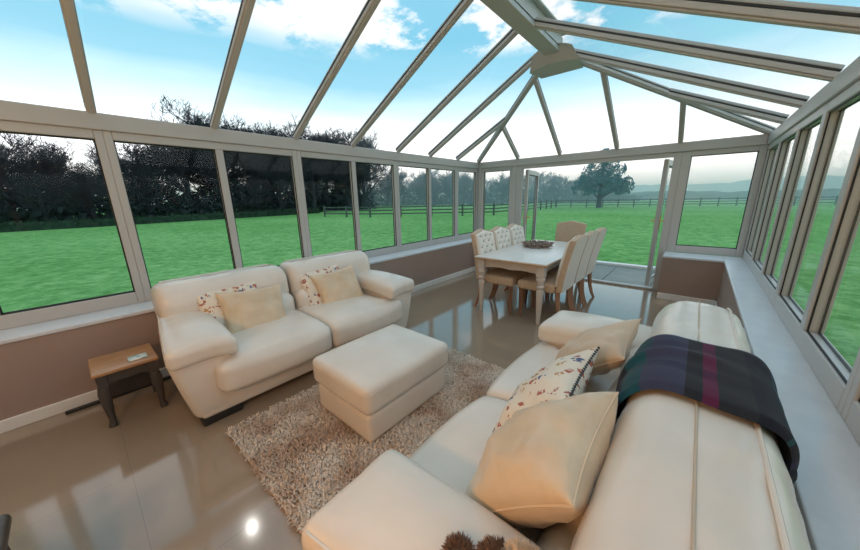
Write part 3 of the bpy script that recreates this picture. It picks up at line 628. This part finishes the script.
sofa_r = copy_tree(sofa_l); sofa_r['label'] = 'cream leather sofa in the right foreground with a dark tartan throw over its back'
sofa_r.location = (0.285, 1.30, 0); sofa_r.rotation_euler = (0, 0, PI / 2)

# footstool
ot = empty('leather_footstool', (-1.565, 1.275, 0.0), 0, 'cream leather box footstool standing on the shaggy rug', 'footstool')
MB().rbox(0.575, 0.74, 0.195, (0, 0, 0.128), 0.03, 8, (0.004, 0.004, 0)).obj('base', LEATH, ot)
MB().box(-0.25, -0.33, 0.0, 0.25, 0.33, 0.032).obj('plinth', BLACK, ot, smooth=False)
oc = MB().rbox(0.615, 0.78, 0.19, (0, 0, 0.322), 0.045, 14, (0.006, 0.006, 0.024)).obj('cushion', LEATH, ot)
def loop(w_, d_, z, r=0.05, k=6):
    out = []
    for cx_, cy_, a0 in ((w_ - r, d_ - r, 0), (-(w_ - r), d_ - r, 90), (-(w_ - r), -(d_ - r), 180), (w_ - r, -(d_ - r), 270)):
        for i in range(k + 1): t = math.radians(a0 + 90 * i / k); out.append((cx_ + r * math.cos(t), cy_ + r * math.sin(t), z))
    return out + [out[0]]
MB().tube(loop(0.305, 0.3875, 0.376, 0.045), 0.004, 5).obj('piping', LEATH, oc)

# rug
rg = MB(); rr_ = random.Random(9); X0, X1, Y0, Y1 = -2.11, -0.76, 0.40, 2.17
rx, ry = (X1 - X0) / 2, (Y1 - Y0) / 2
rugo = empty('shaggy_rug', ((X0 + X1) / 2, (Y0 + Y1) / 2, 0), 0, 'cream and taupe shaggy rug under the footstool', 'rug')
MB().rbox(2 * rx, 2 * ry, 0.014, (0, 0, 0.0075), 0.005, 4).obj('backing', RUG, rugo)
for i in range(30000):
    x, y = rr_.uniform(-rx, rx), rr_.uniform(-ry, ry)
    if abs(x + 1.565 - (X0 + X1) / -2 * 1.0) < 0: continue
    a = rr_.uniform(0, 6.28); ln = rr_.uniform(0.012, 0.034); hh = rr_.uniform(0.010, 0.030); wd = rr_.uniform(0.0025, 0.005)
    dx_, dy_ = math.cos(a), math.sin(a); p = Vector((x, y, 0.012)); sd = Vector((-dy_, dx_, 0)) * wd
    m1_ = p + Vector((dx_ * ln * 0.45, dy_ * ln * 0.45, hh)); m2_ = p + Vector((dx_ * ln, dy_ * ln, hh * 0.75))
    rg.add([p - sd, p + sd, m1_ + sd, m1_ - sd, m2_], [(0, 1, 2, 3), (3, 2, 4)])
tag(rg.obj('pile', RUG, rugo, smooth=True, sharp=180), kind='stuff')

# ------------------------------------------------------------------ cushions
def place(o, c, edge, nrm):
    e = Vector(edge).normalized(); nn = Vector(nrm); nn = (nn - e * nn.dot(e)).normalized(); s = nn.cross(e)
    o.matrix_world = Matrix(((e.x, s.x, nn.x, c[0]), (e.y, s.y, nn.y, c[1]), (e.z, s.z, nn.z, c[2]), (0, 0, 0, 1)))
def pillow(name, m, S, T, seed, label, trim=None, group=None):
    N = 26; mb = MB(); vs = []; fs = []
    def pt(u, v, sg):
        x = S / 2 * u * (1 - 0.10 * (1 - v * v)); y = S / 2 * v * (1 - 0.10 * (1 - u * u)); e = max(0, (1 - u * u)) * max(0, (1 - v * v))
        z = T / 2 * e ** 0.42; nzv = noise.noise(Vector((u * 2.2 + seed, v * 2.2, sg * 2.0))) * 0.018 + noise.noise(Vector((u * 5 + v * 4, v * 2 - u * 6 + seed, sg))) * 0.010
        return (x, y, sg * z + nzv * min(1, e * 4))
    for sg in (-1, 1):
        b = len(vs)
        for i in range(N + 1):
            for j in range(N + 1):
                u, v = math.sin((i / N * 2 - 1) * PI / 2), math.sin((j / N * 2 - 1) * PI / 2); vs.append(pt(u, v, sg))
        for i in range(N):
            for j in range(N):
                q = (b + i * (N + 1) + j, b + (i + 1) * (N + 1) + j, b + (i + 1) * (N + 1) + j + 1, b + i * (N + 1) + j + 1); fs.append(q if sg > 0 else q[::-1])
    o = mb.add(vs, fs).obj(name, m, None, sharp=180); tag(o, label, 'cushion', group)
    md = o.modifiers.new('weld', 'WELD'); md.merge_threshold = 0.0008
    ed = []
    for (a, b) in (((-1, -1), (1, -1)), ((1, -1), (1, 1)), ((1, 1), (-1, 1)), ((-1, 1), (-1, -1))):
        for i in range(26):
            t = i / 26; ed.append(pt(a[0] + (b[0] - a[0]) * t, a[1] + (b[1] - a[1]) * t, 1))
    if trim:
        tb = MB()
        for i in range(0, len(ed)):
            p = Vector(ed[i]); tb.rbox(0.011, 0.011, 0.011, p, 0.005, 1)
        tb.obj('beaded_trim', trim, o)
    else:
        MB().tube(ed + [ed[0]], 0.0035, 5).obj('piping', m, o)
    return o
# left sofa: each a satin cushion in front of a floral one
p1 = pillow('floral_cushion', FLORAL, 0.46, 0.13, 1, 'floral cushion half hidden at the near end of the left sofa'); place(p1, (-2.77, 0.735, 0.575), (0.03, 1, 0.02), (0.85, -0.12, 0.42))
p2 = pillow('satin_cushion', SATIN, 0.49, 0.15, 2, 'champagne satin cushion in front at the near end of the left sofa'); place(p2, (-2.655, 0.86, 0.535), (0.06, 1, -0.06), (0.85, -0.10, 0.48))
p3 = pillow('floral_cushion', FLORAL, 0.46, 0.13, 3, 'floral cushion half hidden at the far end of the left sofa'); place(p3, (-2.77, 1.565, 0.575), (0.03, 1, 0.05), (0.85, -0.15, 0.42))
p4 = pillow('satin_cushion', SATIN, 0.48, 0.15, 4, 'champagne satin cushion in front at the far end of the left sofa'); place(p4, (-2.655, 1.67, 0.545), (0.06, 1, 0.08), (0.85, -0.10, 0.45))
# right sofa
p5 = pillow('satin_cushion', SATIN, 0.46, 0.25, 5, 'large champagne satin cushion nearest the viewer on the right sofa'); place(p5, (-0.27, 0.82, 0.66), (0.0, 1, 0.06), (-0.72, -0.06, 0.68))
p6 = pillow('floral_cushion', FLORAL, 0.44, 0.17, 6, 'floral cushion with dark beaded edge in the middle of the right sofa', BEAD); place(p6, (-0.375, 1.14, 0.65), (-0.02, 1, 0.05), (-0.76, -0.10, 0.64))
p7 = pillow('tan_cushion', TANP, 0.44, 0.18, 7, 'tan satin cushion leaning at the far end of the right sofa'); place(p7, (-0.32, 1.67, 0.65), (0.0, 1, 0.10), (-0.62, -0.30, 0.72))

# the throw over the right sofa back
def make_throw():
    NU, NV = 90, 26; mb = MB(); uv = []; vs = []
    path = []
    th0, th1 = math.radians(-25), math.radians(172)
    for i in range(60):
        th = th0 + (th1 - th0) * i / 59; y, z = sec(th, 0.016); path.append(Vector((y, z)))
    last = path[-1]; yb = last.x - 0.006
    for i in range(1, 14): path.append(Vector((last.x + (yb - last.x) * min(1, i / 4) - 0.004 * math.sin(i), last.y - 0.045 * i / 13)))
    # resample by length
    ln = [0]
    for a, b in zip(path, path[1:]): ln.append(ln[-1] + (b - a).length)
    def at(t):
        s = t * ln[-1]
        for k in range(len(path) - 1):
            if s <= ln[k + 1] + 1e-9: return path[k].lerp(path[k + 1], (s - ln[k]) / max(1e-9, ln[k + 1] - ln[k]))
        return path[-1]
    cen = Vector((HC[0], HC[1]))
    for layer in (0, 1):
        for i in range(NU + 1):
            t = i / NU; p = at(t); nrm = (at(min(1, t + 0.01)) - at(max(0, t - 0.01))).normalized(); nn = Vector((-nrm.y, nrm.x))
            if nn.dot(p - cen) < 0: nn = -nn
            for j in range(NV + 1):
                v = j / NV; x = -0.235 + 0.47 * v
                x += 0.03 * math.sin(t * 5 + 0.5) + 0.20 * max(0, t - 0.5) ** 1.2 + 0.012 * math.sin(t * 17 + v)
                wob = 0.010 * max(0, noise.noise(Vector((t * 4, v * 3.2 + t * 2, 1)))) + 0.022 * math.exp(-((v - 0.55 - 0.35 * (t - 0.35)) / 0.06) ** 2) * max(0, math.sin(min(1, max(0, (t - 0.05) / 0.6)) * PI))
                if p.x < -0.015 and t > 0.7: wob *= 0.3
                off = (0.014 + wob) if layer == 0 else 0.0
                edge = min(v, 1 - v); off *= min(1, edge / 0.04) ** 0.5 if layer == 0 else 1
                q = p + nn * off; vs.append((x, q.x, q.y)); uv.append((t, v))
    fs = []; K = NV + 1; B = (NU + 1) * K
    for i in range(NU):
        for j in range(NV):
            fs.append((i * K + j, (i + 1) * K + j, (i + 1) * K + j + 1, i * K + j + 1)); fs.append((B + i * K + j, B + i * K + j + 1, B + (i + 1) * K + j + 1, B + (i + 1) * K + j))
        fs.append((i * K, B + i * K, B + (i + 1) * K, (i + 1) * K)); fs.append((i * K + NV, (i + 1) * K + NV, B + (i + 1) * K + NV, B + i * K + NV))
    for j in range(NV):
        fs.append((j, j + 1, B + j + 1, B + j)); fs.append((NU * K + j, B + NU * K + j, B + NU * K + j + 1, NU * K + j + 1))
    mb.add(vs, fs); mb.uv = uv
    o = mb.obj('tartan_throw', TARTAN, None, sharp=60); tag(o, 'dark teal and purple tartan throw draped over the right sofa back', 'throw')
    fr = MB(); rnd = random.Random(2)
    for j in range(60):
        p = Vector(vs[NU * K + int(j / 60 * NV)]); p.x += rnd.uniform(-0.008, 0.008)
        fr.tube([p + Vector((0, 0, 0.005)), p + Vector((rnd.uniform(-0.01, 0.01), 0, -0.03)), p + Vector((rnd.uniform(-0.015, 0.015), rnd.uniform(-0.004, 0.004), -0.06))], [0.0025, 0.002, 0.001], 4)
    f = fr.obj('fringe', BEAD, o); f['kind'] = 'stuff'
    o.location = sofa_r.location; o.rotation_euler = sofa_r.rotation_euler
    return o
make_throw()

# plush on the near arm
pt_ = empty('plush_toy', (-0.225, 0.475, 0.668), 0, 'fluffy brown and cream plush toy on the near end of the right sofa', 'plush toy')
def fluff(name, c, rr, m, seed, parent):
    rnd = random.Random(seed); mb = MB().rbox(2 * rr[0], 2 * rr[1], 2 * rr[2], c, min(rr) * 0.98, 3)
    for i in range(1600):
        d = Vector((rnd.gauss(0, 1), rnd.gauss(0, 1), rnd.gauss(0, 1))).normalized(); p = Vector(c) + Vector((d.x * rr[0], d.y * rr[1], d.z * rr[2])) * 0.93
        e = (d + Vector((rnd.uniform(-1, 1), rnd.uniform(-1, 1), rnd.uniform(-1, 1))) * 0.6).normalized(); sd = e.orthogonal().normalized() * 0.0035; ln = rnd.uniform(0.012, 0.026)
        mb.add([p - sd, p + sd, p + e * ln], [(0, 1, 2)])
    return mb.obj(name, m, parent, sharp=180)
fluff('body', (0.0, -0.16, -0.035), (0.12, 0.09, 0.05), FURB, 1, pt_)
fluff('head', (0.0, -0.01, 0.0), (0.036, 0.036, 0.036), FURB, 2, pt_)
fluff('muzzle', (0.052, 0.012, 0.022), (0.036, 0.03, 0.03), FURC, 3, pt_)
fluff('ear', (-0.08, -0.035, -0.022), (0.030, 0.027, 0.024), FURB, 4, pt_)
fluff('ear', (0.095, -0.005, 0.028), (0.038, 0.05, 0.03), FURP, 5, pt_)

# ------------------------------------------------------------------ side table
sd_t = empty('side_table', (-2.935, 0.057, 0), 0, 'small oak topped dark painted side table beside the left sofa', 'side table')
MB().rbox(0.345, 0.33, 0.024, (0, 0, 0.388), 0.008, 4).obj('tabletop', OAK, sd_t)
def wavy(x0, x1, y0, y1, z0, z1, axis):
    mb = MB(); N = 14; vs = []
    for i in range(N + 1):
        t = i / N; dip = 0.028 * (math.sin(PI * t) ** 0.6) * (1 - 0.5 * math.exp(-((t - 0.5) / 0.12) ** 2))
        if axis == 'y': y = y0 + (y1 - y0) * t; vs += [(x0, y, z1), (x1, y, z1), (x1, y, z0 + dip), (x0, y, z0 + dip)]
        else: x = x0 + (x1 - x0) * t; vs += [(x, y0, z1), (x, y1, z1), (x, y1, z0 + dip), (x, y0, z0 + dip)]
    fs = [(i * 4 + a, i * 4 + (a + 1) % 4, i * 4 + 4 + (a + 1) % 4, i * 4 + 4 + a) for i in range(N) for a in range(4)] + [(0, 1, 2, 3), (N * 4 + 3, N * 4 + 2, N * 4 + 1, N * 4)]
    return mb.add(vs, fs)
wavy(0.125, 0.145, -0.11, 0.11, 0.29, 0.376, 'y').obj('apron', DKPAINT, sd_t, smooth=False)
for s_ in (-1, 1): wavy(-0.12, 0.12, s_ * 0.13 - 0.01, s_ * 0.13 + 0.01, 0.29, 0.376, 'x').obj('apron', DKPAINT, sd_t, smooth=False)
MB().box(-0.145, -0.11, 0.08, -0.13, 0.11, 0.376).obj('back_panel', DKPAINT, sd_t, smooth=False)
for sx in (-1, 1):
    for sy in (-1, 1):
        MB().box(sx * 0.135 - 0.024, sy * 0.125 - 0.024, 0.28, sx * 0.135 + 0.024, sy * 0.125 + 0.024, 0.376).tube([(sx * 0.135, sy * 0.125, 0.29), (sx * 0.139, sy * 0.129, 0.24), (sx * 0.143, sy * 0.133, 0.15), (sx * 0.139, sy * 0.129, 0.05), (sx * 0.145, sy * 0.135, 0.0)], [0.030, 0.034, 0.024, 0.017, 0.024], 12).obj('leg', DKPAINT, sd_t)
CARD = mat('card_print', (0.20, 0.42, 0.42), 0.3, 0.5, (0.78, 0.82, 0.80), 38)
co = MB().rbox(0.085, 0.10, 0.008, (0, 0, 0.0045), 0.003, 2).obj('coaster', CARD); co.location = (-2.855, 0.125, 0.4005); co.rotation_euler = (0, 0, 0.05); tag(co, 'small teal and white patterned coaster on the side table', 'coaster')
bt = MB().rbox(0.03, 0.62, 0.022, (0, 0, 0.0115), 0.006, 3).obj('floor_strip', BLACK); bt.location = (-3.225, 0.02, 0); bt.rotation_euler = (0, 0, 0.0); tag(bt, 'black strip on the floor along the left skirting', 'cable cover')  # plain black strip lying just in front of the skirting
# stool at the left edge
stl = empty('wooden_stool', (-1.56, -0.515, 0), 0.0, 'dark brown wooden stool at the lower left corner', 'stool')
MB().rbox(0.34, 0.34, 0.05, (0, 0, 0.375), 0.022, 5).obj('seat', DKWOOD, stl)
for sx in (-1, 1):
    for sy in (-1, 1): MB().tube([(sx * 0.12, sy * 0.12, 0.355), (sx * 0.13, sy * 0.13, 0.18), (sx * 0.145, sy * 0.145, 0.0)], [0.024, 0.022, 0.017], 10).obj('leg', DKWOOD, stl)

# ------------------------------------------------------------------ dining set
TX0, TX1, TY0, TY1, TZ = -2.07, -1.16, 3.25, 5.12, 0.73
tb = empty('dining_table', ((TX0 + TX1) / 2, (TY0 + TY1) / 2, 0), 0, 'whitewashed dining table with turned legs by the open doors', 'dining table')
hx, hy = (TX1 - TX0) / 2, (TY1 - TY0) / 2
tt = MB().rbox(2 * hx - 0.004, 2 * hy - 0.004, 0.012, (0, 0, TZ - 0.006), 0.003, 3).obj('tabletop', TTOP, tb)
MB().rbox(2 * hx, 2 * hy, 0.020, (0, 0, TZ - 0.022), 0.006, 3).obj('edge_moulding', TEDGE, tt)
ax_, ay_ = hx - 0.085, hy - 0.085
for s_ in (-1, 1):
    wavy(-ax_, ax_, s_ * ay_ - 0.011, s_ * ay_ + 0.011, TZ - 0.145, TZ - 0.032, 'x').obj('apron', TLEG, tb, smooth=False)
    wavy(s_ * ax_ - 0.011, s_ * ax_ + 0.011, -ay_, ay_, TZ - 0.145, TZ - 0.032, 'y').obj('apron', TLEG, tb, smooth=False)
prof = [(0.018, 0), (0.022, 0.02), (0.026, 0.10), (0.033, 0.25), (0.040, 0.36), (0.043, 0.40), (0.030, 0.425), (0.044, 0.445), (0.046, 0.46), (0.030, 0.475), (0.034, 0.495), (0.048, 0.53), (0.050, 0.55), (0.036, 0.572)]
for sx in (-1, 1):
    for sy in (-1, 1):
        x, y = sx * (hx - 0.075), sy * (hy - 0.075)
        MB().lathe(prof, x, y, 20).box(x - 0.043, y - 0.043, 0.572, x + 0.043, y + 0.043, TZ - 0.032).obj('leg', TLEG, tb, sharp=50)

def chair_back(front, seed=0):
    """panel in the x (width) and z (height) directions, leaning to -y; front=True returns the tufted inner face"""
    W, Z0, Z1 = 0.46, 0.40, 1.0; mb = MB(); N, K = 36, 44; vs = []; fs = []
    def lean(z): t = max(0, (z - 0.40) / 0.6); return -0.205 - 0.02 * t - 0.085 * t ** 1.5
    def crest(u): return Z1 + 0.03 * math.exp(-(u / 0.42) ** 2) - 0.035 * max(0, abs(u) - 0.72) ** 1 * 1.5
    return W, Z0, lean, crest
def make_chair(tufted, label, group):
    root = empty('dining_chair', (0, 0, 0), 0, label, 'dining chair', group); W, Z0, lean, crest = chair_back(True)
    MB().rbox(0.46, 0.45, 0.105, (0, 0.03, 0.425), 0.03, 8, (0, 0.006, 0.02)).obj('seat', LINEN, root)
    # back shell
    N, K, T = 20, 22, 0.062; vs = []; fs = []; vb = []
    for i in range(N + 1):
        u = -1 + 2 * i / N
        for j in range(K + 1):
            z = Z0 + (crest(u) - Z0) * j / K; y = lean(z); vs.append((u * W / 2, y, z)); vb.append((u * W / 2, y - T - 0.008 * (1 - u * u), z + 0.004))
    B = len(vs); k = K + 1
    for i in range(N):
        for j in range(K):
            fs.append((i * k + j, i * k + j + 1, (i + 1) * k + j + 1, (i + 1) * k + j)); fs.append((B + i * k + j, B + (i + 1) * k + j, B + (i + 1) * k + j + 1, B + i * k + j + 1))
        fs.append((i * k, (i + 1) * k, B + (i + 1) * k, B + i * k)); fs.append((i * k + K, B + i * k + K, B + (i + 1) * k + K, (i + 1) * k + K))
    for j in range(K):
        fs.append((j, B + j, B + j + 1, j + 1)); fs.append((N * k + j, N * k + j + 1, B + N * k + j + 1, B + N * k + j))
    bk_ = MB().add(vs + vb, fs).obj('backrest', LINEN, root, bevel=0.006)
    pv = [(u_[0] * 0.94, u_[1] - 0.004, Z0 + 0.02 + (u_[2] - Z0 - 0.02) * 0.985) for u_ in vb]
    pf = [(i * k + j, (i + 1) * k + j, (i + 1) * k + j + 1, i * k + j + 1) for i in range(N) for j in range(K)]
    op = MB().add(pv + [(a, b + 0.012, c) for a, b, c in pv], pf + [tuple(q + B for q in f[::-1]) for f in pf] + [x for i in range(N) for x in ((i * k, B + i * k, B + (i + 1) * k, (i + 1) * k), (i * k + K, (i + 1) * k + K, B + (i + 1) * k + K, B + i * k + K))] + [x for j in range(K) for x in ((j, j + 1, B + j + 1, B + j), (N * k + j, B + N * k + j, B + N * k + j + 1, N * k + j + 1))])
    op.obj('outer_back_panel', PALE, bk_, sharp=60)
    if tufted:
        btn = []
        for r in range(7):
            z = 0.53 + 0.070 * r
            for c in ([-0.64, 0.0, 0.64] if r % 2 == 0 else [-0.32, 0.32]): btn.append((c * 0.2, z))
        N2, K2 = 48, 60; tv = []; bv_ = []
        for i in range(N2 + 1):
            u = -1 + 2 * i / N2; x = u * 0.212
            for j in range(K2 + 1):
                zt = crest(u) - 0.012; z = 0.46 + (zt - 0.46) * j / K2; e = min(1, min(1 - abs(u), j / K2 * 2 + 0.3, (1 - j / K2) * 2) / 0.12)
                d = 1.0
                for bx_, bz_ in btn:
                    rr2 = ((x - bx_) ** 2 + (z - bz_) ** 2); d = min(d, 1 - math.exp(-rr2 / 0.0008))
                # diagonal pleats between the buttons
                a = abs(((x / 0.084 + (z - 0.54) / 0.184 + 0.5) % 1) - 0.5); b = abs(((x / 0.084 - (z - 0.54) / 0.184 + 0.5) % 1) - 0.5)
                pl_ = min(1, min(0.5 - a if False else a, b) / 0.12) if False else 1.0
                y = lean(z) + 0.006 + (0.030 * d) * max(0, e) ** 0.5
                tv.append((x, y, z)); bv_.append((x, lean(z) - 0.004, z))
        B2 = len(tv); k2 = K2 + 1; tf = []
        for i in range(N2):
            for j in range(K2):
                tf.append((i * k2 + j, i * k2 + j + 1, (i + 1) * k2 + j + 1, (i + 1) * k2 + j))
            tf.append((i * k2, (i + 1) * k2, B2 + (i + 1) * k2, B2 + i * k2)); tf.append((i * k2 + K2, B2 + i * k2 + K2, B2 + (i + 1) * k2 + K2, (i + 1) * k2 + K2))
        for j in range(K2):
            tf.append((j, B2 + j, B2 + j + 1, j + 1)); tf.append((N2 * k2 + j, N2 * k2 + j + 1, B2 + N2 * k2 + j + 1, B2 + N2 * k2 + j))
        tp = MB().add(tv + bv_, tf).obj('tufted_panel', TUFT, bk_, sharp=80)
        for bx_, bz_ in btn: MB().rbox(0.022, 0.014, 0.022, (bx_, lean(bz_) + 0.014, bz_), 0.0069, 1).obj('button', BUTTON, tp)
    else:
        pass
    for sx in (-1, 1):
        x = sx * 0.195
        MB().tube([(x, 0.215, 0.39), (x, 0.215, 0.2), (x, 0.212, 0.0)], [0.028, 0.024, 0.017], 4).obj('leg', LEGW, root, smooth=False)
        MB().tube([(x, -0.215, 0.42), (x, -0.222, 0.30), (x, -0.238, 0.18), (x, -0.27, 0.07), (x, -0.305, 0.0)], [0.03, 0.028, 0.025, 0.021, 0.018], 4).obj('leg', LEGT if tufted else LEGW, root, smooth=False)
    return root
GRP = 'dining chairs around the table'
CY = [3.60, 4.08, 4.56]
LL = ['tufted dining chair on the left side of the table, nearest', 'tufted dining chair in the middle of the left side of the table', 'tufted dining chair on the left side of the table, farthest']
RL = ['dining chair on the right side of the table, nearest the sofa', 'dining chair in the middle of the right side of the table', 'dining chair on the right side of the table, nearest the doors']
c0 = make_chair(True, LL[0], GRP)
for i, y in enumerate(CY):
    c = c0 if i == 0 else copy_tree(c0); c.location = (-1.845, y, 0); c.rotation_euler = (0, 0, -PI / 2); c['label'] = LL[i]
for i, y in enumerate(CY):
    c = copy_tree(c0); c.location = (-1.29, y + 0.02, 0); c.rotation_euler = (0, 0, PI / 2); c['label'] = RL[i]
hc = make_chair(False, 'plain tan dining chair at the far head of the table', GRP); hc.location = (-1.60, 5.19, 0); hc.rotation_euler = (0, 0, PI)

# driftwood wreath
wr = MB(); rw = random.Random(4)
for i in range(420):
    a = rw.uniform(0, 2 * PI); rr0 = 0.150 + rw.gauss(0, 0.026); p = Vector((rr0 * math.cos(a), rr0 * math.sin(a), 0.012 + rw.random() * 0.05))
    d = Vector((rw.uniform(-1, 1), rw.uniform(-1, 1), rw.uniform(-0.25, 0.35))).normalized() * rw.uniform(0.02, 0.042)
    if p.z - abs(d.z) < 0.006: d.z = 0.0
    wr.tube([p - d, p + Vector((0, 0, 0.003)), p + d], [0.005, rw.uniform(0.006, 0.010), 0.004], 5)
wo_ = wr.obj('driftwood_wreath', DRIFT); wo_.location = (-1.72, 4.40, TZ + 0.001); tag(wo_, 'ring of small driftwood pieces in the middle of the dining table', 'wreath')
